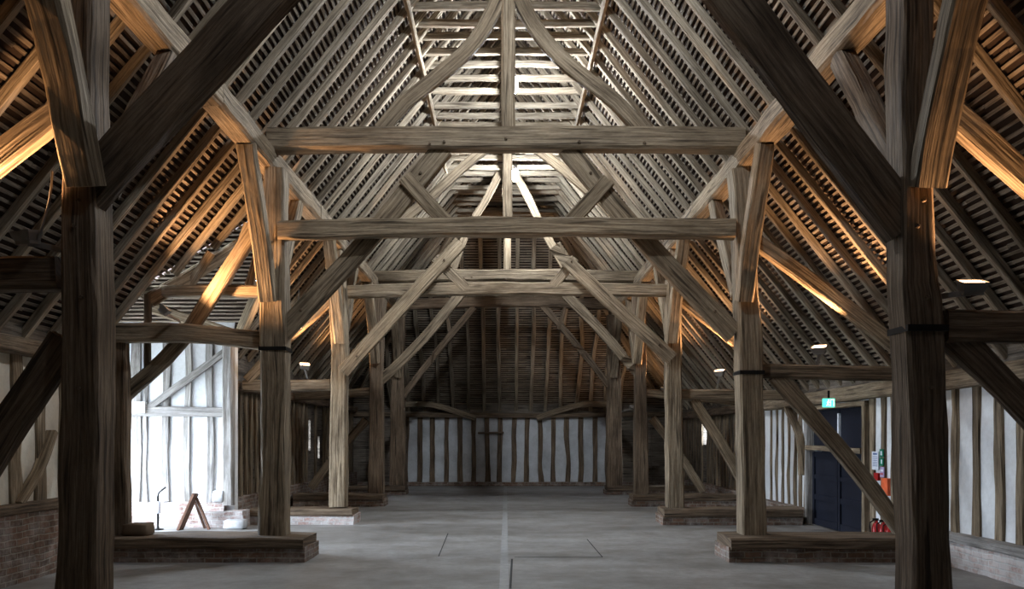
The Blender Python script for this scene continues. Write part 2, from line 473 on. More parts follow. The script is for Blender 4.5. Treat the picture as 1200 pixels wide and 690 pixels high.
# ------------------------------------------------------------------ posts
POST = {   # frame, side: front distance, [(py, x left, x right)] front face
 ('A', -1): (6.6, [(725, 62, 111), (690, 63, 111), (400, 70, 113), (200, 70, 109), (60, 72, 106), (-54, 74, 106)]),
 ('A', 1): (6.6, [(725, 1071, 1118), (690, 1071, 1117), (400, 1065, 1110), (330, 1062, 1101), (235, 1060, 1096), (0, 1058, 1096), (-54, 1058, 1096)]),
 ('B', -1): (11.7, [(629, 302, 334), (500, 305, 333), (400, 304, 334), (300, 306, 332), (195, 309, 331)]),
 ('B', 1): (11.7, [(631, 870, 898), (430, 868, 895), (340, 866, 889), (250, 862, 886), (195, 858, 882)]),
 ('C', -1): (16.75, [(594, 385, 405), (500, 386, 405), (400, 388, 405), (292, 379, 400)]),
 ('C', 1): (16.75, [(596, 783, 802), (400, 782, 799), (292, 784, 799)]),
 ('D', -1): (21.2, [(578, 431, 449), (450, 433, 448), (338, 434, 449)]),
 ('D', 1): (21.2, [(579, 744, 761), (450, 745, 758), (338, 742, 757)]),
 ('E', -1): (25.8, [(569, 456, 475), (450, 458, 473), (369, 459, 474)]),
 ('E', 1): (25.8, [(569, 711, 730), (450, 712, 728), (369, 712, 727)]),
}
TH = .34
posts = {}
for (f, s), (df, ol) in POST.items():
    pts, sz = [], []
    for py, a, b in ol:
        p0, p1 = W(a, py, df), W(b, py, df)
        c = (p0+p1)/2; pts.append(Vector((c.x, df + TH/2, c.z))); sz.append((p1.x-p0.x, TH))
    lab = {'A': 'massive dark oak post closest to the viewer', 'B': 'thick oak post of the second frame', 'C': 'weathered oak post of the third frame',
           'D': 'oak post of the fourth frame', 'E': 'oak post of the last frame before the end wall'}[f]
    e = empty('arcade_post', f'{lab}, {SIDE[s]}', 'post', group='arcade posts beside the nave')
    posts[f, s] = e
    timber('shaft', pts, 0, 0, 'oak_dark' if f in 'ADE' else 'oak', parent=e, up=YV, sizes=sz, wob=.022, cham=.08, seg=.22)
    if f in 'ABC':
        z0 = W(0, ol[-1][0], df).z
        for zz in ((3.72, 3.86, 4.35) if f != 'A' else (3.3, 3.5, 2.75, 2.05)):
            y = CY - (zz-H)*F/df
            for (py0, a0, b0), (py1, a1, b1) in zip(ol, ol[1:]):
                if py1 <= y <= py0:
                    t = (py0-y)/(py0-py1); xa = a0+(a1-a0)*t; xb = b0+(b1-b0)*t
                    peg(W(xa + (xb-xa)*random.uniform(.35, .65), y, df - .002), e)
for f, s, yy, hh in (('B', 1, 436, .05), ('B', -1, 408, .05), ('A', 1, 384, .05)):
    df, ol = POST[f, s]; x0, x1 = (ol[2][1], ol[2][2]) if f == 'A' else (ol[1][1], ol[1][2])
    if (f, s) == ('B', -1): x0, x1 = 304, 334
    a, b = W(x0, yy, df), W(x1, yy, df)
    MB().box(a.x-.012, b.x+.012, df-.012, df+TH+.012, a.z-hh/2, a.z+hh/2, .004, .1).build('iron_strap', M['iron'], posts[f, s])
    posts[f, s].children[-1]['label'] = 'dark iron band'

# ------------------------------------------------------------------ plates, ties, braces
for s in (-1, 1):
    cuts = [3.5, 9.6, 14.6, 19.6, 26.4]
    for i in range(4):
        timber('arcade_plate', [(s*3.31, cuts[i]+.004, 5.555), (s*3.33, (cuts[i]+cuts[i+1])/2, 5.55), (s*3.31, cuts[i+1]-.004, 5.555)], .28, .31, 'oak',
               f'long oak plate carrying the rafters above posts, {["front", "second", "third", "end"][i]} length, {SIDE[s]}', 'plate', f'arcade plates on the {SIDE[s]}', wob=.016)
for f in 'ABCDE':
    d = D[f]
    zt = {'A': 5.81, 'B': 5.81, 'C': 5.88, 'D': 5.73, 'E': 5.76}[f]
    hh = {'A': .31, 'B': .31, 'C': .30, 'D': .29, 'E': .30}[f]
    e = empty('tie_beam', {'A': 'tie beam of the front frame above the viewer', 'B': 'broad straight tie beam of the second frame with the tall crown post',
        'C': 'upper tie beam of the third frame, half hidden behind a lower beam', 'D': 'upper tie beam of the fourth frame, below the hip rafters',
        'E': 'dark arched tie beam of the last frame above the end wall'}[f], 'beam', group='upper tie beams of the frames')
    sag = {'A': 0, 'B': .01, 'C': 0, 'D': .03, 'E': .09}[f]
    timber('beam', [(-3.3, d, zt-.01), (-1.8, d, zt+sag*.6), (0, d, zt+sag), (1.8, d, zt+sag*.6), (3.3, d, zt-.01)], .28, hh, 'oak' if f != 'E' else 'oak_dark', parent=e, wob=.014)
    if f in 'BCD':
        for x in (-1.05, .0, 1.0, -.85, 1.9): peg((x, d-.145, zt-.06+random.uniform(-.04, .06)), e, r=.02)
for f, d, za, zb, lab in (('B', 11.80, 4.51, 4.53, 'lower tie beam of the second frame running between its two posts'), ('C', 16.86, 4.58, 4.60, 'lower tie beam of the third frame running between its two posts')):
    x0 = {'B': 3.12, 'C': 3.13}[f]
    x1 = {'B': 3.14, 'C': 3.22}[f]
    d = D[f] - .15 if f == 'B' else D[f]
    timber('lower_tie_beam', [(-x0, d, za), (-1.2, d, za+.05), (1.2, d, za+.05), (x1, d, zb)], .2, .25, 'oak', lab, 'beam', 'lower tie beams', wob=.02)
# crown posts and their braces
for f in 'BCDE':
    d = D[f]; e = empty('crown_post', f'upright crown post standing on the {FR[f]} tie beam', 'post', group='crown posts')
    z0 = {'B': 5.97, 'C': 6.04, 'D': 5.9, 'E': 6.0}[f]
    timber('shaft', [(.03, d, z0), (.03, d, 8.02)], .19, .19, 'oak', parent=e, up=YV, wob=.01)
    MB().box(-.09, .15, d-.12, d+.12, 7.72, 8.03, .01, .08).build('post_head', M['oak'], e)
    ps = {'B': ([(588, -8), (568, 32), (545, 62), (510, 92), (475, 120), (446, 153)], [(606, -8), (625, 30), (655, 66), (690, 95), (722, 120), (752, 153)]),
          'C': ([(580, 165), (545, 194), (503, 232), (472, 258)], [(614, 165), (637, 180), (695, 228), (722, 257)]),
          'D': ([(586, 202), (572, 230), (548, 270), (530, 318)], [(603, 202), (618, 230), (640, 275), (665, 318)]),
          'E': ([(591, 274), (580, 288), (564, 318), (553, 350)], [(597, 274), (610, 288), (624, 318), (634, 350)])}[f]
    for s, pp in zip((-1, 1), ps if f != 'E' else ()):
        timber('crown_brace', [W(x, y, d - .03) for x, y in pp], .10, .21 if f == 'B' else .19, 'oak', f'curved brace from the {FR[f]} crown post down to its tie beam, {SIDE[s]}',
               'brace', 'crown post braces', up=(s*.5, 0, 1), wob=.012, seg=.2)
# long passing braces from post to tie beam
PB = {'A': ([(100, 228), (300, 11), (392, -88)], [(1062, 268), (860, 2), (795, -88)], .34, .16),
      'B': ([(331, 390), (425, 288), (520, 174)], [(860, 392), (757, 284), (664, 174)], .27, .13),
      'C': ([(402, 436), (470, 360), (540, 284)], [(788, 420), (735, 372), (664, 306), (650, 288)], .26, .12),
      'D': ([(446, 446), (495, 398), (548, 334)], [(748, 440), (712, 396), (664, 346), (652, 332)], .25, .12),
      'E': ([(472, 464), (510, 415), (556, 360)], [(716, 455), (676, 404), (636, 358)], .2, .12)}
for f in 'ABCDE':
    l, r, w, t = PB[f]
    for s, pp in ((-1, l), (1, r)):
        dd = D[f] + {'A': -.02, 'B': .03, 'C': -.19, 'D': -.02, 'E': -.02}[f]
        lab = f'long straight diagonal brace from {FR[f]} post up to the tie beam, {SIDE[s]}'
        e = empty('passing_brace', lab, 'brace', group='long diagonal braces of the frames')
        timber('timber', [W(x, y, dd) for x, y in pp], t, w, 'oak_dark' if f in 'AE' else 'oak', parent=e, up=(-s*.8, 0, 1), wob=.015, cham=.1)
        if f in 'BC':
            for q in (.12, .86):
                a, b = W(*pp[0], dd), W(*pp[-1], dd); p = a + (b-a)*q; peg(p + Vector((0, -t/2-.004, 0)), e, r=.02)
for f, s, a, b, w in (('B', -1, (474, 208), (524, 262), .2), ('B', 1, (713, 211), (667, 262), .2), ('C', -1, (510, 302), (546, 338), .2), ('C', 1, (674, 303), (645, 339), .2),
                      ('E', -1, (522, 360), (527, 388), .1), ('E', 1, (662, 360), (654, 386), .1)):
    timber('short_strut', [W(*a, D[f]-.05), W(*b, D[f]-.05)], .10, w, 'oak' if f != 'E' else 'oak_dark',
           f'short sloping strut {"crossing down to the lower tie beam of" if f != "E" else "under the tie beam of"} the {FR[f]} frame, {SIDE[s]}', 'strut', 'short struts', up=(s*.8, 0, 1))
# braces along the nave, from each post to the plate
for f in 'ABCDE':
    for s in (-1, 1):
        d0 = POST[f, s][0]
        if f == 'A':
            fr = [(s*3.24, d0-.02, 3.6), (s*3.27, d0-.36, 4.5), (s*3.3, d0-.82, 5.42)]; sz = .25
        else:
            fr = [(s*3.25, d0-.02, 3.55), (s*3.27, d0-.25, 4.2), (s*3.3, d0-.85, 5.42)]; sz = .22
        timber('plate_brace', fr, sz, .2, 'oak', f'stout brace rising towards the viewer from the {FR[f]} post, {SIDE[s]}', 'brace', 'braces under the plates', up=(0, -1, -.4), wob=.02, cham=.1, seg=.2)
        if f != 'E':
            timber('plate_brace', [(s*3.28, d0+TH+.02, 3.7), (s*3.28, d0+TH+.62, 4.45), (s*3.3, d0+TH+1.45, 5.42)], .17, .22, 'oak' if f != 'A' else 'oak_dark',
                   f'stout brace rising away from the viewer from the {FR[f]} post, {SIDE[s]}', 'brace', 'braces under the plates', up=(0, 1, -.6), wob=.02, cham=.1, seg=.2)
# aisle ties and aisle braces
AT = {('A', -1): ((74, 321), (-5.65, 2.93), .26), ('A', 1): ((1104, 384), (5.85, 2.55), .26), ('B', -1): ((306, 399), (-5.54, 3.14), .26), ('B', 1): ((893, 435), (5.85, 2.56), .2),
      ('C', -1): ((388, 451), (-5.2, 2.72), .22), ('C', 1): ((798, 462), (5.85, 2.52), .2), ('D', -1): ((434, 459), (-5.6, 2.7), .2), ('D', 1): ((757, 460), (5.85, 2.6), .2)}
for (f, s), (a, (x1, z1), h) in AT.items():
    p = W(*a, D[f] + .05)
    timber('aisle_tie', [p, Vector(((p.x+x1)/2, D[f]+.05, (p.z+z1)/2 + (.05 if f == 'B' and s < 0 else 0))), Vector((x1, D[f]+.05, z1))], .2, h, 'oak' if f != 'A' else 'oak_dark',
           f'aisle tie beam between the {FR[f]} post and outer wall, {SIDE[s]}', 'beam', 'aisle tie beams', wob=.018)
AB = {('A', -1): ((78, 398), (-4.75, .36), .26), ('A', 1): ((1104, 382), (5.4, .5), .22), ('B', 1): ((908, 440), (5.55, .36), .22), ('C', 1): ((812, 468), (4.95, .34), .2),
      ('D', -1): ((430, 492), (-4.9, .42), .2), ('D', 1): ((764, 490), (4.95, .34), .2)}
for (f, s), (a, (x1, z1), w) in AB.items():
    p = W(*a, D[f] + .05)
    timber('aisle_brace', [p, (p + Vector((x1, D[f]+.05, z1)))/2 + Vector((s*.03, 0, .04)), Vector((x1, D[f]+.05, z1))], .13, w, 'oak' if f != 'A' else 'oak_dark',
           f'sloping aisle brace from {FR[f]} frame down to its sill, {SIDE[s]}', 'brace', 'aisle braces', up=(s, 0, .8), wob=.018)
# aisle shores parallel to the roof (lit undersides)
for f, s, a, b in (('B', 1, (884, 282), (1076, 427)), ('A', 1, (1100, 120), (1363, 360)), ('A', -1, (72, 130), (-148, 307)), ('C', 1, (800, 352), (922, 456)), ('C', -1, (386, 352), (290, 446))):
    timber('aisle_strut', [W(*a, D[f] + .02), W((a[0]+b[0])/2, (a[1]+b[1])/2 - 3, D[f] + .02), W(*b, D[f] + .02)], .15, .2, 'oak', f'sloping strut under the aisle rafters beside {FR[f]} post, {SIDE[s]}', 'strut',
           'aisle struts', up=(s, 0, 1))
# porch side timbers of the second frame
timber('porch_brace', [W(140, 468, 12.1), W(213, 398, 12.1), W(296, 272, 12.1)], .13, .2, 'oak', 'long diagonal brace crossing the aisle tie in front of the white porch', 'brace', up=(-.8, 0, 1))
timber('porch_beam', [W(162, 343, 12.35), W(235, 341, 12.35), W(308, 342, 12.35)], .16, .17, 'oak', 'horizontal beam across the porch above the sagging aisle tie', 'beam')
timber('upright_strut', [W(173, 345, 12.15), W(173, 448, 12.15)], .09, .09, 'oak_dark', 'dark upright strut in front of the porch wall', 'strut', up=YV)
timber('slanted_beam', [W(176, 360, 15.1), W(225, 376, 15.1), W(274, 392, 15.1)], .16, .2, 'oak', 'slanting timber under the porch roof behind the aisle tie', 'beam')
for i, (a, b) in enumerate((((222, 335), (247, 296)), ((264, 335), (291, 262)), ((292, 335), (306, 285)))):
    timber('porch_strut', [W(*a, 12.7), W(*b, 12.7)], .09, .12, 'oak', f'lit sloping strut rising from the porch beam, {ORD[i+1]} from the outer wall', 'strut', 'struts on the porch beam', up=(-1, 0, .5))
timber('valley_rafter', [(-5.12, 12.18, 3.62), (-4.4, 13.2, 4.48), (-3.68, 14.26, 5.40)], .16, .2, 'oak', 'lit valley rafter where the barn roof meets the porch roof', 'rafter', up=(-1, -1, 1.5))
timber('valley_rafter', [(-5.12, 16.38, 3.62), (-4.4, 15.4, 4.48), (-3.68, 14.34, 5.40)], .16, .2, 'oak', 'far valley rafter behind the porch roof opening', 'rafter', up=(-1, 1, 1.5))
for i in range(9):
    x = -4.15 - i*.46; z1 = min(PR_Z, zu(x)) - .02; d1 = PR_D + (PR_Z - z1)/PR_S
    timber('porch_rafter', [(x, 16.3, zp(16.3)+.07), (x+random.uniform(-.02, .02), (16.3+d1)/2, zp((16.3+d1)/2)+.06), (x, d1, z1+.07)], .1, .13, 'oak_rafter',
           f'rafter of the porch roof, {ORD[i+1]} from the nave', 'rafter', 'porch rafters', up=(0, PR_S, 1)) if d1 < 15.9 else None

# ------------------------------------------------------------------ floor and walls
fl = MB(); fl.box(-9.5, 7.5, -4.3, 31.5, -.2, 0); fo = fl.build('floor', M['floor']); tag(fo, kind='structure')
jm = MB()
def strip(x0, x1, y0, y1): jm.quad([(x0, y0, .003), (x1, y0, .003), (x1, y1, .003), (x0, y1, .003)])
strip(-.075, .03, 4, 30.2); jm.build('centre_joint', M['joint'], fo)
jm = MB()
for a, b, w in (((603, 653), (706, 653), 3), ((688, 632), (706, 653), 1.2), ((525, 625), (514, 652), 1.2), ((600, 655), (598, 690), 2)):
    def g(p): d = H*F/(p[1]-CY); return Vector(((p[0]-CX)*d/F, d, .004))
    p, q = g(a), g(b); t = (q-p).normalized(); n = Vector((-t.y, t.x, 0))*.013*w/2
    jm.quad([p-n, q-n, q+n, p+n])
jm.build('floor_joint', M['jointdark'], fo)

def slab(m, plane, c, t, a0, a1, z0, z1, holes=()):
    """a wall of thickness t: plane 'x' stands at x=c and runs along y; plane 'y' stands at y=c and runs along x."""
    xs = sorted({a0, a1, *[q for h in holes for q in (h[0], h[1])]}); zs = sorted({z0, z1, *[q for h in holes for q in (h[2], h[3])]})
    for i in range(len(xs)-1):
        for j in range(len(zs)-1):
            ca, cz = (xs[i]+xs[i+1])/2, (zs[j]+zs[j+1])/2
            if any(h[0] < ca < h[1] and h[2] < cz < h[3] for h in holes): continue
            if plane == 'x': m.box(min(c, c+t), max(c, c+t), xs[i], xs[i+1], zs[j], zs[j+1])
            else: m.box(xs[i], xs[i+1], min(c, c+t), max(c, c+t), zs[j], zs[j+1])
def stud(wall, p0, p1, w=.16, t=.09, mat='oak', up=(1, 0, 0), bow=.03):
    mid = (Vector(p0)+Vector(p1))/2
    b = Vector((0, random.uniform(-bow, bow), 0)) if abs(up[0]) > .5 else Vector((random.uniform(-bow, bow), 0, 0))
    SEED[0] += 1; m = MB()
    q1, q3 = (Vector(p0)*.7+Vector(p1)*.3) + b, (Vector(p0)*.3+Vector(p1)*.7) - b*.6
    t = .05
    m.sweep([p0, q1, q3, p1], [(w*random.uniform(.9, 1.25), t), (w*random.uniform(.8, 1.1), t), (w*random.uniform(.8, 1.1), t), (w, t)], Vector(up), .02, .12, .22, SEED[0])
    return m.build('stud', M[mat], wall)
def wall(name, mat, mbuild):
    m = MB(); mbuild(m); o = m.build(name, M[mat]); return tag(o, kind='structure')
# left wall, near length
wl = wall('wall_left', 'cream', lambda m: slab(m, 'x', X_L, -.2, -4, 12.1, 0, 2.8))
MB().box(X_L-.05, X_L+.16, 6.6, 12.05, 0, .80, .022, .2).build('brick_base', M['brick'], wl)
timber('wall_plate', [(X_L+.07, 6.3, 2.74), (X_L+.07, 12.05, 2.74)], .2, .2, 'oak', parent=wl)
timber('sill', [(X_L+.07, 6.3, .85), (X_L+.07, 12.05, .85)], .22, .12, 'oak_dark', parent=wl)
for y in (6.4, 6.95, 7.5, 8.0, 8.5, 9.0, 9.5, 9.98, 10.5, 11.05, 11.6): stud(wl, (X_L+.012, y, .9), (X_L+.012, y, 2.66), .2, .09, 'oak')
timber('curved_brace', [(X_L+.06, 9.95, .9), (X_L+.07, 10.35, 1.25), (X_L+.06, 10.7, 1.75)], .09, .13, 'oak', parent=wl, up=(1, 0, 0))
# left wall beyond the porch
XL2 = -5.45
wf = wall('wall_left_far', 'board', lambda m: slab(m, 'x', XL2, -.2, 16.56, 30.6, 0, 3.4, [(23.55, 23.8, 1.35, 2.2), (24.7, 24.95, 1.1, 1.75)]))
MB().box(XL2-.05, XL2+.15, 16.5, 30.4, 0, .5, .02, .25).build('brick_base', M['brick'], wf)
timber('wall_plate', [(XL2+.07, 16.4, 2.72), (XL2+.07, 30.4, 2.72)], .2, .2, 'oak_dark', parent=wf)
y = 16.7
while y < 30.2:
    if not any(abs(y-q) < .22 for q in (23.68, 24.82)): stud(wf, (XL2+.03, y, .5), (XL2+.03, y, 2.65), .15, .1, 'oak')
    y += .36
# right wall
def headboards(w, *a):
    m = MB(); slab(m, *a); m.build('head_boards', M['board'], w)
DOOR = (14.0, 16.62, 0, 2.22)
wr = wall('wall_right', 'white', lambda m: slab(m, 'x', X_R, .2, -4, 19.6, 0, 2.5, [DOOR]))
wr2 = wall('wall_right_far', 'board', lambda m: slab(m, 'x', X_R, .2, 19.6, 30.6, 0, 2.9, [(25.3, 25.75, 1.5, 2.2)]))
MB().box(X_R-.17, X_R+.05, 6, 12.3, 0, .33, .022, .2).build('brick_base', M['brickpale'], wr)
MB().box(X_R-.2, X_R+.05, 16.72, 19.5, 0, .30, .03, .2).build('brick_base', M['brick'], wr)
MB().box(X_R-.2, X_R+.05, 19.7, 30.4, 0, .36, .03, .25).build('brick_base', M['brick'], wr2)
timber('sill', [(X_R-.1, 6.2, .38), (X_R-.1, 12.3, .38)], .22, .11, 'oak_pale', parent=wr)
timber('wall_plate', [(X_R-.07, 6.2, 2.42), (X_R-.07, 10.5, 2.44), (X_R-.07, 19.5, 2.42)], .22, .24, 'oak', parent=wr)
timber('wall_plate', [(X_R-.07, 19.7, 2.42), (X_R-.07, 30.4, 2.42)], .2, .22, 'oak_dark', parent=wr2)
for y in (7.2, 7.7, 8.25, 8.8, 9.35, 9.83, 10.26, 10.76, 11.27, 11.75, 12.2, 12.65, 13.05, 13.4, 13.8): stud(wr, (X_R-.012, y, .4 if y < 12.3 else .02), (X_R-.012, y, 2.32), .15, .1, 'oak')
for y in (16.9, 17.2, 17.5, 17.9, 18.3, 18.7, 19.1): stud(wr, (X_R-.006, y, .3), (X_R-.006, y, 2.32), .11, .1, 'oak')
timber('curved_brace', [(X_R-.1, 16.85, .95), (X_R-.1, 17.0, 1.7), (X_R-.1, 17.75, 2.3)], .08, .14, 'oak', parent=wr, up=(1, 0, 0))
y = 19.9
while y < 30.2:
    if abs(y-25.5) > .3: stud(wr2, (X_R-.012, y, .36), (X_R-.012, y, 2.34), .14, .1, 'oak')
    y += .37
headboards(wl, 'x', X_L-.03, -.15, -4, 12.1, 2.8, 3.3)
headboards(wr, 'x', X_R+.03, .15, -4, 19.6, 2.5, 2.95)
# end wall
we = wall('wall_end', 'greyplaster', lambda m: slab(m, 'y', D_END, .2, X_L-.1, X_R+.1, 0, 2.5))
headboards(we, 'y', D_END+.03, .15, X_L-.1, X_R+.1, 2.5, 3.1)
MB().box(X_L, X_R, D_END-.12, D_END+.02, 0, .14, .02, .3).build('brick_base', M['brick'], we)
timber('wall_plate', [(-5.6, D_END-.1, 2.56), (0, D_END-.1, 2.5), (5.8, D_END-.1, 2.56)], .2, .17, 'oak_dark', parent=we)
x = -3.55; i = 0
while x < 3.75:
    stud(we, (x+random.uniform(-.04, .04), D_END-.04, .1), (x+random.uniform(-.04, .04), D_END-.04, 2.48), .17, .1, 'oak_dark', (0, 1, 0), .04); x += .478
for x0, x1 in ((-5.7, -3.7), (3.75, 5.9)):
    m = MB(); q = x0
    while q < x1 - .05:
        m.box(q, q+.235, D_END-.05-random.uniform(0, .02), D_END-.01, .14, 2.48); q += .24
    m.build('plank_boards', M['board'], we)
m = MB(); m.sweep([(-1.0, D_END-.1, 1.88), (-.08, D_END-.1, 1.9)], [(.1, .07)]*2, Vector((0, 0, 1)), .008); m.build('short_rail', M['oak_dark'], we)
for s in (-1, 1):
    timber('arched_brace', [W(CX - 127, 475, 30.24) if s < 0 else W(CX + 127, 475, 30.24), W(CX + s*100, 473, 30.24), W(CX + s*75, 477, 30.24), W(CX + s*36, 490, 30.24)], .13, .2, 'oak',
           f'low curved timber above the end wall, {SIDE[s]}', 'brace', 'curved timbers on the end wall')
wb = wall('wall_back', 'board', lambda m: slab(m, 'y', -4.2, .2, -6, 6.2, 0, 10.6))
# porch walls
DP = 16.35
wp = wall('wall_porch', 'white', lambda m: slab(m, 'y', DP, .2, -8.3, -5.2, 0, 3.95))
MB().box(-8.2, -5.35, DP-.14, DP+.02, 0, .46, .03, .15).build('brick_base', M['brickwhite'], wp)
MB().box(-5.95, -4.95, DP-.32, DP+.1, 0, .30, .03, .12).build('brick_ledge', M['brickwhite'], wp)
for px, w in ((160, .17), (171, .07), (195, .14), (220, .12), (246, .13)):
    xx = W(px, 500, DP).x; stud(wp, (xx, DP-.03, .46), (xx+.02, DP-.03, 3.7), w, .09, 'oak_pale', (0, 1, 0), .03)
xx = W(269, 500, DP).x
timber('corner_post', [(xx, DP-.06, .4), (xx, DP-.06, 3.7)], .2, .2, 'oak_pale', parent=wp, up=YV)
timber('rail', [W(148, 482, DP-.09), W(205, 482, DP-.09), W(264, 483, DP-.09)], .1, .18, 'oak_pale', parent=wp)
timber('diagonal_brace', [W(174, 478, DP-.1), W(264, 412, DP-.1)], .07, .13, 'oak_pale', parent=wp, up=(-1, 0, 1))
a, b = W(154, 484, DP-.2), W(172, 471, DP-.1)
MB().box(a.x, b.x, a.y, DP-.08, a.z, b.z, .006, .08).build('pale_block', M['white'], wp)
wq = wall('wall_porch_end', 'white', lambda m: slab(m, 'x', -8.2, -.15, 12.05, 16.5, 0, 5.75, [(12.35, 16.1, 0, 2.75)]))
wn = wall('wall_porch_near', 'white', lambda m: slab(m, 'y', 12.05, .15, -8.3, -5.7, 0, 3.9))
# wall post at the porch corner
jp = empty('wall_post', 'dark wall post at the near corner of the bright porch', 'post')
timber('shaft', [W(144, 625.5, 12.0), W(143, 500, 12.0), W(141, 395, 12.0)], .2, .2, 'oak_dark', parent=jp, up=YV, wob=.02)
# porch beyond the view: the doorway stands open, sky and ground outside, the ground coloured pale to bounce daylight in
gm, nt, b_ = newmat('pale bounce ground'); tc = N(nt, 'ShaderNodeTexCoord'); nn_ = noi(nt, tc.outputs['Object'], 3, 4)
nt.links.new(ramp(nt, nn_, [(.3, (.22, .22, .19)), (.7, (.34, .33, .30))]), b_.inputs['Base Color'])
g = MB(); g.quad([(-60, -30, -.05), (-9.4, -30, -.05), (-9.4, 60, -.05), (-60, 60, -.05)]); go = g.build('ground_outside', gm); tag(go, kind='structure')

# ------------------------------------------------------------------ plinths
PL = {('A', -1): (-5.6, -2.95, 6.35, 7.2, .30), ('A', 1): (2.95, 5.78, 6.35, 7.2, .30), ('B', -1): (-5.6, -2.70, 11.42, 12.35, .32), ('B', 1): (3.0, 5.75, 11.42, 12.3, .32),
      ('C', -1): (-5.0, -2.95, 16.5, 17.3, .30), ('C', 1): (3.02, 5.72, 16.4, 17.2, .30), ('D', -1): (-5.25, -3.0, 20.95, 21.7, .30), ('D', 1): (3.1, 5.7, 20.95, 21.7, .28),
      ('E', -1): (-5.25, -3.0, 25.5, 26.3, .25), ('E', 1): (3.0, 5.7, 25.5, 26.3, .25)}
for (f, s), (x0, x1, y0, y1, h) in PL.items():
    e = empty('brick_plinth', f'low {"limewashed red" if (f, s) == ("C", -1) else "brown"} brick plinth with timber sill under the {FR[f]} post, {SIDE[s]}', 'plinth', group='plinths under the posts')
    MB().box(x0, x1, y0+.04, y1, 0, h-.12, .018, .12).build('brick_base', M['brickpale' if (f, s) == ('C', -1) else 'brick'], e)
    timber('sill_beam', [(x0+.02, (y0+y1)/2-.05, h-.065), ((x0+x1)/2, (y0+y1)/2-.05, h-.06), (x1-.02, (y0+y1)/2-.05, h-.065)], (y1-y0)*.92, .15, 'oak_dark', parent=e, wob=.02, cham=.15)

# ------------------------------------------------------------------ door and signs
door = bpy.data.objects.new('door_1', None); C.objects.link(door); tag(door, kind='structure')
fx = X_R - .02
timber('door_frame', [(fx-.02, 13.98, 0), (fx-.02, 13.98, 2.26)], .1, .14, 'oak', parent=door, up=(1, 0, 0))
timber('door_frame', [(fx-.02, 16.66, 0), (fx-.02, 16.66, 2.26)], .1, .14, 'oak_pale', parent=door, up=(1, 0, 0))
timber('door_frame', [(fx-.02, 13.9, 2.25), (fx-.02, 16.75, 2.25)], .14, .09, 'oak', parent=door)
timber('cross_rail', [(fx-.07, 14.02, 1.46), (fx-.07, 16.6, 1.5)], .09, .09, 'oak', parent=door)
for y0, y1 in ((14.06, 15.31), (15.33, 16.58)):
    m = MB(); m.box(X_R+.03, X_R+.07, y0, y1, .01, 1.42)
    lf = m.build('door_leaf', M['navy'], door)
    mm = MB()
    for a, b in ((.02, .14), (.5, .6), (.9, .98), (1.32, 1.41)): mm.box(X_R+.005, X_R+.032, y0, y1, a, b)
    for a, b in ((y0, y0+.1), (y1-.1, y1)): mm.box(X_R+.0, X_R+.028, a, b, .02, 1.41)
    mm.build('panel_frame', M['navy'], lf)
m = MB(); m.box(X_R+.2, X_R+.24, 13.8, 16.9, 0, 2.5); m.build('leak_block_board', M['navy'], door)  # unseen backing board added to stop sky light leaking round the frame
m = MB(); m.box(X_R+.04, X_R+.08, 14.02, 15.30, 1.5, 2.2); m.box(X_R+.04, X_R+.08, 15.32, 16.6, 1.5, 2.2); m.build('overdoor_boards', M['navy'], door)
m = MB(); m.box(X_R+.0, X_R+.04, 15.27, 15.33, 1.58, 2.12); m.build('white_strip', M['paper'], door)

def wallcard(name, y0, y1, z0, z1, mat, label, cat, marks=(), t=.012):
    x = X_R - .06
    e = empty(name, label, cat)
    MB().box(x, x+t, y0, y1, z0, z1).build('panel', M[mat], e)
    if marks:
        for nm, mt, a0, a1, b0, b1 in marks:
            MB().box(x-.003, x, y0+(y1-y0)*a0, y0+(y1-y0)*a1, z0+(z1-z0)*b0, z0+(z1-z0)*b1).build(nm, M[mt], e)
    return e
wallcard('notice', 13.50, 13.74, 1.17, 1.46, 'paper', 'white printed notice on the wall post beside the dark door', 'notice',
         [('heading', 'ink', .2, .8, .82, .92)] + [('print_line', 'ink', .15, .85, b, b+.03) for b in (.2, .3, .4, .5, .6, .7)])
wallcard('safety_sign', 13.33, 13.46, 1.38, 1.50, 'greensign', 'upper small green safety sign above the lilac notice', 'sign', [('white_mark', 'paper', .3, .7, .2, .75)])
wallcard('safety_sign', 13.33, 13.46, 1.24, 1.36, 'greensign', 'lower small green safety sign directly above lilac notice', 'sign', [('white_mark', 'paper', .25, .55, .25, .8)])
wallcard('notice', 13.31, 13.44, 1.06, 1.22, 'purple', 'lilac notice below the green safety signs', 'notice', [('print_line', 'red', .15, .85, .25, .4), ('print_line', 'paper', .15, .85, .55, .75)])
wallcard('fire_point_box', 13.52, 13.66, 1.0, 1.12, 'red', 'small red call point under the white notice', 'call point', t=.05)
wallcard('fire_blanket_box', 13.18, 13.40, .78, 1.05, 'orange', 'orange box hung on wall below the lilac notice', 'box', t=.07)
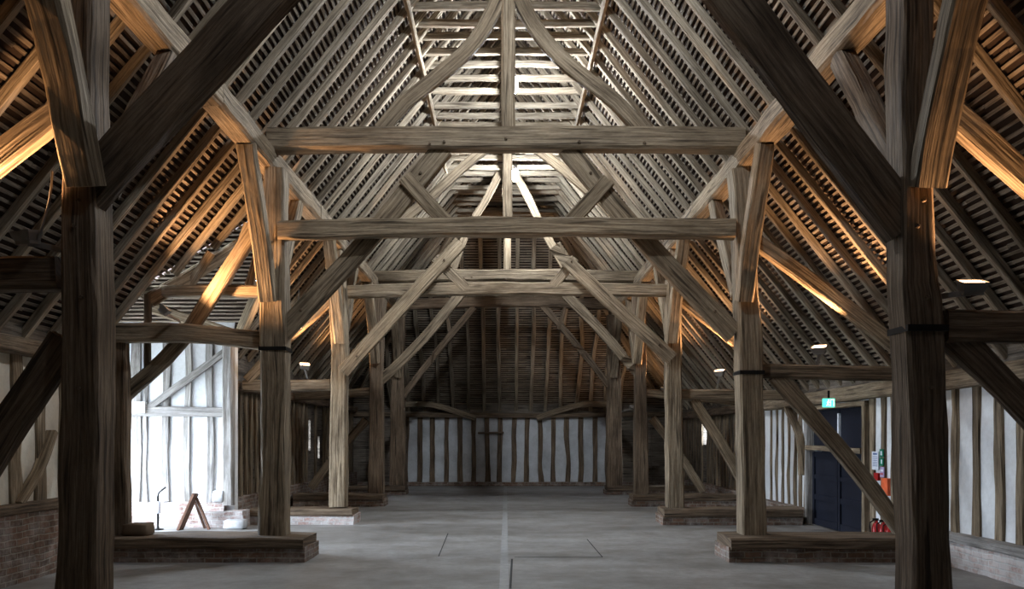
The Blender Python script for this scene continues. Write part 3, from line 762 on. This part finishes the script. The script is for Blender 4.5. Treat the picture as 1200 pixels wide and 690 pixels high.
for i, (y, x) in enumerate(((13.08, 5.68), (12.84, 5.68), (12.6, 5.67))):
    e = empty('fire_extinguisher', f'red fire extinguisher standing by the wall beside the dark door, {["closest to the door", "middle one", "furthest from the door"][i]}', 'fire extinguisher', group='fire extinguishers')
    MB().lathe([(0, 0), (.065, 0), (.07, .02), (.07, .30), (.05, .36), (.022, .39), (.022, .41), (0, .41)], (x, y, .0), n=20).build('cylinder_body', M['red'], e, True)
    MB().lathe([(.072, .10), (.072, .22)], (x, y, 0), n=20).build('white_band', M['paper'], e)
    MB().box(x-.06, x+.03, y-.012, y+.012, .41, .445).build('valve_handle', M['iron'], e)
    MB().sweep([(x-.03, y, .425), (x-.10, y, .38), (x-.09, y, .2), (x-.085, y, .12)], [(.018, .018)]*4, Vector((0, 1, 0)), 0, .3, .05).build('hose', M['iron'], e)
ex = empty('exit_sign', 'lit green and white exit sign on the beam above the dark door', 'sign')
p = W(971, 472, 13.9)
MB().box(p.x-.09, p.x+.09, p.y-.03, p.y+.03, p.z-.07, p.z+.07).build('housing', M['exitglow'], ex)
rm = MB(); yy = p.y-.034       # running figure and doorway
def bar(a, b, w): rm.sweep([(p.x+a[0]*.72, yy, p.z+a[1]), (p.x+b[0]*.72, yy, p.z+b[1])], [(w, .006)]*2, Vector((0, 1, 0)), 0, .1)
bar((-.02, .025), (-.035, -.01), .022); bar((-.035, -.01), (-.005, -.03), .013); bar((-.005, -.03), (-.01, -.055), .012); bar((-.035, -.01), (-.06, -.05), .013)
bar((-.02, .02), (.012, .005), .01); bar((-.02, .02), (-.055, .005), .01); rm.lathe([(0, -.003), (.013, -.003), (.013, .003), (0, .003)], (p.x-.012, yy, p.z+.045), (0, 1, 0), 12)
bar((.03, -.055), (.03, .055), .01); bar((.03, .052), (.1, .052), .01); bar((.1, .055), (.1, -.055), .01)
rm.build('running_figure_sign', M['exitwhite'], ex)
MB().box(p.x-.015, p.x+.015, p.y-.01, p.y+.01, p.z+.07, p.z+.2).build('hanger', M['iron'], ex)

# ------------------------------------------------------------------ things in the porch
ab = empty('folding_sign_stand', 'brown wooden folding stand on the floor before the white porch', 'stand')
p = W(221, 619, 15.6); p.z = 0
MB().sweep([(p.x-.16, p.y, 0), (p.x+.12, p.y+.02, .66)], [(.24, .045)]*2, Vector((-1, 0, .4)), .004, .08).build('front_board', M['signwood'], ab)
MB().sweep([(p.x+.13, p.y+.04, .58), (p.x+.36, p.y+.05, 0)], [(.05, .045)]*2, Vector((1, 0, .4)), .004, .08).build('back_leg', M['signwood'], ab)
MB().sweep([(p.x+.0, p.y+.2, .6), (p.x+.22, p.y+.24, 0)], [(.04, .04)]*2, Vector((1, 0, .4)), .004, .08).build('back_leg', M['signwood'], ab)
sp = empty('standpipe', 'slim standpipe with white collar and bent handle by the porch wall', 'pipe')
p = W(185, 617, 15.6)
MB().lathe([(0, 0), (.10, 0), (.10, .02), (.022, .03), (.022, .62), (.0, .62)], (p.x, p.y, 0), n=14).build('pipe', M['iron'], sp, True)
MB().lathe([(.0, .3), (.045, .3), (.045, .52), (0, .52)], (p.x, p.y, 0), n=14).build('white_collar', M['paper'], sp, True)
MB().sweep([(p.x, p.y, .62), (p.x+.02, p.y, .68), (p.x+.14, p.y, .78)], [(.03, .03)]*3, Vector((0, 1, 0)), 0, .3, .05).build('handle', M['iron'], sp)
def rock(name, c, r, mat, label, cat, flat=1, sd=0):
    m = MB(); n = 14
    for i in range(9):
        th = math.pi*i/8
        for k in range(n):
            ph = 2*math.pi*k/n; v = Vector((math.sin(th)*math.cos(ph), math.sin(th)*math.sin(ph), math.cos(th)))
            e = Vector((abs(v.x)**.38*math.copysign(1, v.x), abs(v.y)**.38*math.copysign(1, v.y), abs(v.z)**.38*math.copysign(1, v.z)))
            q = e * (1 + .22*noise.noise(v*1.7 + Vector((sd, 0, 0))))
            m.v.append(Vector(c) + Vector((q.x*r[0], q.y*r[1], q.z*r[2])))
    for i in range(8):
        for k in range(n):
            k2 = (k+1) % n; m.face([i*n+k, (i+1)*n+k, (i+1)*n+k2, i*n+k2], [(0, 0)]*4)
    return tag(m.build(name, M[mat], None, True), label, cat)
rock('timber_block', (-5.1, 11.82, .41), (.2, .16, .085), 'oak_dark', 'dark weathered block of wood lying on the sill below the porch corner', 'wood block', sd=3)
rock('stone_block', (W(276, 603, 15.75).x, 15.78, .09), (.21, .15, .085), 'stone', 'pale squared stone on the floor below the porch brick ledge', 'stone', sd=8)
rock('stone_block', (W(256, 577, 16.22).x, 16.23, .575), (.11, .07, .11), 'stone', 'small rounded grey stone standing on the porch wall base', 'stone', sd=5)

# ------------------------------------------------------------------ lamps
def flood(x, d, z, aim, label, power=90, vis=True, size=118, col=(1.0, .56, .27), cable=None, foot=None):
    e = empty('floodlight', label, 'lamp', group='warm floodlights')
    a = (Vector(aim) - Vector((x, d, z))).normalized(); s = a.cross(Vector((0, 0, 1))).normalized(); u = s.cross(a)
    c = Vector((x, d, z))
    m = MB(); n0 = len(m.v)
    fr, bk = (.10, .066), (.078, .05)
    for (hw, hh), t in ((bk, -.085), (bk, -.06), (fr, .0), (fr, .018)):
        for sx, sy in ((-1, -1), (1, -1), (1, 1), (-1, 1)): m.v.append(c + s*hw*sx + u*hh*sy + a*t)
    for i in range(3):
        for k in range(4): m.face([i*4+k, i*4+(k+1) % 4, i*4+4+(k+1) % 4, i*4+4+k], [(0, 0)]*4)
    m.face([3, 2, 1, 0], [(0, 0)]*4); m.build('housing', M['lampgrey'], e)
    MB().obb(c + a*.008, s, u, a, .085, .052, .004).build('lamp_glass', M['warmglass'], e)
    b = MB(); q = c - a*.1
    b.sweep([c - a*.075, c*.6 + Vector(foot)*.4 - a*.04, Vector(foot)], [(.045, .016)]*3, Vector((.3, 1, 0)), 0, .1, .08); b.build('bracket', M['lampgrey'], e)
    if cable: MB().sweep(cable, [(.016, .016)]*len(cable), Vector((0, 1, 0)), .004, .3, .1).build('cable', M['lampgrey'], e)
    l = bpy.data.lights.new('floodlight_beam', 'SPOT'); l.energy = power; l.color = col; l.spot_size = math.radians(size); l.spot_blend = .6; l.shadow_soft_size = .05
    o = bpy.data.objects.new('floodlight_beam', l); C.objects.link(o); o.location = c + a*.05
    o.rotation_euler = a.to_track_quat('-Z', 'Y').to_euler(); o.parent = e
    return e
flood(-3.72, 6.62, 3.25, (-3.85, 6.3, 5.2), 'small floodlight on the outer face of the dark front post, porch side', 170, cable=[(-3.62, 6.6, 3.2), (-3.52, 6.58, 3.5), (-3.5, 6.58, 3.72)], foot=(-3.49, 6.72, 3.14))
flood(3.64, 6.66, 2.87, (3.62, 5.9, 5.0), 'small floodlight on the outer face of the dark front post, door side', 190, foot=(3.42, 6.78, 2.78))
flood(-4.55, 11.42, 3.40, (-3.25, 11.7, 4.75), 'black floodlight standing on the sagging aisle tie before the porch', 360, foot=(-4.55, 11.9, 3.30))
flood(4.35, 11.85, 2.93, (3.8, 11.1, 5.2), 'glowing floodlight standing on the aisle tie of the second frame, door side', 280, foot=(4.35, 11.95, 2.68))
flood(-3.95, 16.75, 3.12, (-3.6, 16.0, 4.7), 'glowing floodlight on the third aisle tie, porch side', 190, foot=(-3.95, 17.0, 2.84))
flood(4.2, 16.8, 3.0, (3.7, 16.2, 5.2), 'floodlight behind the third post, dark-door side', 240, foot=(4.2, 17.0, 2.63))
flood(-4.3, 21.35, 3.1, (-3.4, 21.5, 5.2), 'floodlight beside the fourth post, porch side', 160, foot=(-4.3, 21.45, 2.78))
flood(3.95, 21.3, 2.95, (3.45, 21.2, 5.2), 'floodlight beside the fourth post, dark-door side', 230, foot=(3.95, 21.45, 2.69))
flood(3.85, 26.0, 2.65, (3.5, 27.6, 5.0), 'floodlight lighting the hip rafters beside the last post', 70, foot=(3.47, 26.0, 2.5))
def glow(px, py, d, label):
    e = empty('bulb_lamp', label, 'lamp'); p = W(px, py, d)
    MB().lathe([(0, -.06), (.05, -.04), (.065, 0), (.05, .045), (.02, .07), (0, .07)], p, (0, 0, 1), 16).build('bulb', M['warmglass'], e, True)
    MB().lathe([(0, .06), (.03, .06), (.035, .15), (.006, .16), (.006, zu(p.x) - p.z), (0, zu(p.x) - p.z)], p, (0, 0, 1), 14).build('socket_and_cord', M['lampgrey'], e, True)
    l = bpy.data.lights.new('bulb_light', 'POINT'); l.energy = 18; l.color = (1, .68, .42); l.shadow_soft_size = .06
    o = bpy.data.objects.new('bulb_light', l); C.objects.link(o); o.location = p + Vector((0, -.12, 0)); o.parent = e
glow(350, 382, 16.2, 'glowing bare bulb above the aisle tie behind second post, porch side')
RIDGE = [480, 400, 280, 75]
for i, (x, d, vis) in enumerate(((.13, 14.9, 1), (.22, 20.0, 1), (.13, 8.9, 0), (.13, 4.2, 0))):  # the last lamp is out of view, added as weak frontal fill
    z = 7.86
    e = empty('ridge_lamp', ['bright white lamp hanging at the ridge between second and third frames', 'bright white lamp hanging at the ridge behind the third frame',
        'white lamp hanging at the ridge between front and second frames', 'unseen ridge lamp added as frontal fill before the front frame'][i], 'lamp', group='ridge lamps')
    MB().lathe([(0, -.17), (.035, -.165), (.075, -.12), (.085, 0), (.075, .08), (.03, .12), (0, .12)], (x, d, z), n=18).build('bulb', M['coolbulb'], e, True)
    MB().lathe([(0, .11), (.04, .11), (.045, .2), (.02, .24), (0, .24)], (x, d, z), n=16).build('lamp_holder', M['lampgrey'], e, True)
    l = bpy.data.lights.new('ridge_lamp_light', 'POINT'); l.energy = RIDGE[i]; l.color = (.84, .92, 1.0); l.shadow_soft_size = .09
    o = bpy.data.objects.new('ridge_lamp_light', l); C.objects.link(o); o.location = (x + .0, d - .0, z - .28); o.parent = e

# ------------------------------------------------------------------ sky, camera, view
w = bpy.data.worlds.new('sky'); bpy.context.scene.world = w; w.use_nodes = True
bg = w.node_tree.nodes['Background']; bg.inputs[0].default_value = (.72, .84, 1.0, 1); bg.inputs[1].default_value = 25.0
for loc, rot, sx, sy in (((-8.36, 14.22, 1.37), (0, -math.pi/2, 0), 2.75, 3.8),):
    l = bpy.data.lights.new('doorway_daylight', 'AREA'); l.shape = 'RECTANGLE'; l.size = sx; l.size_y = sy; l.energy = 1
    l.cycles.is_portal = True
    o = bpy.data.objects.new('doorway_daylight', l); C.objects.link(o); o.location = loc; o.rotation_euler = rot
cam = bpy.data.cameras.new('camera'); co = bpy.data.objects.new('camera', cam); C.objects.link(co)
co.location = (0, 0, H); co.rotation_euler = (math.pi/2, 0, 0)
cam.sensor_width = 36; cam.lens = 36*F/1200; cam.shift_x = (600-CX)/1200; cam.shift_y = (CY-345)/1200; cam.clip_end = 200
sc = bpy.context.scene; sc.camera = co
sc.view_settings.view_transform = 'Standard'; sc.view_settings.look = 'None'; sc.view_settings.gamma = 1; sc.view_settings.exposure = 0.6
sc.view_settings.use_curve_mapping = False
sc.cycles.use_denoising = True; sc.cycles.max_bounces = 8; sc.cycles.diffuse_bounces = 5
sc.cycles.sample_clamp_indirect = 4
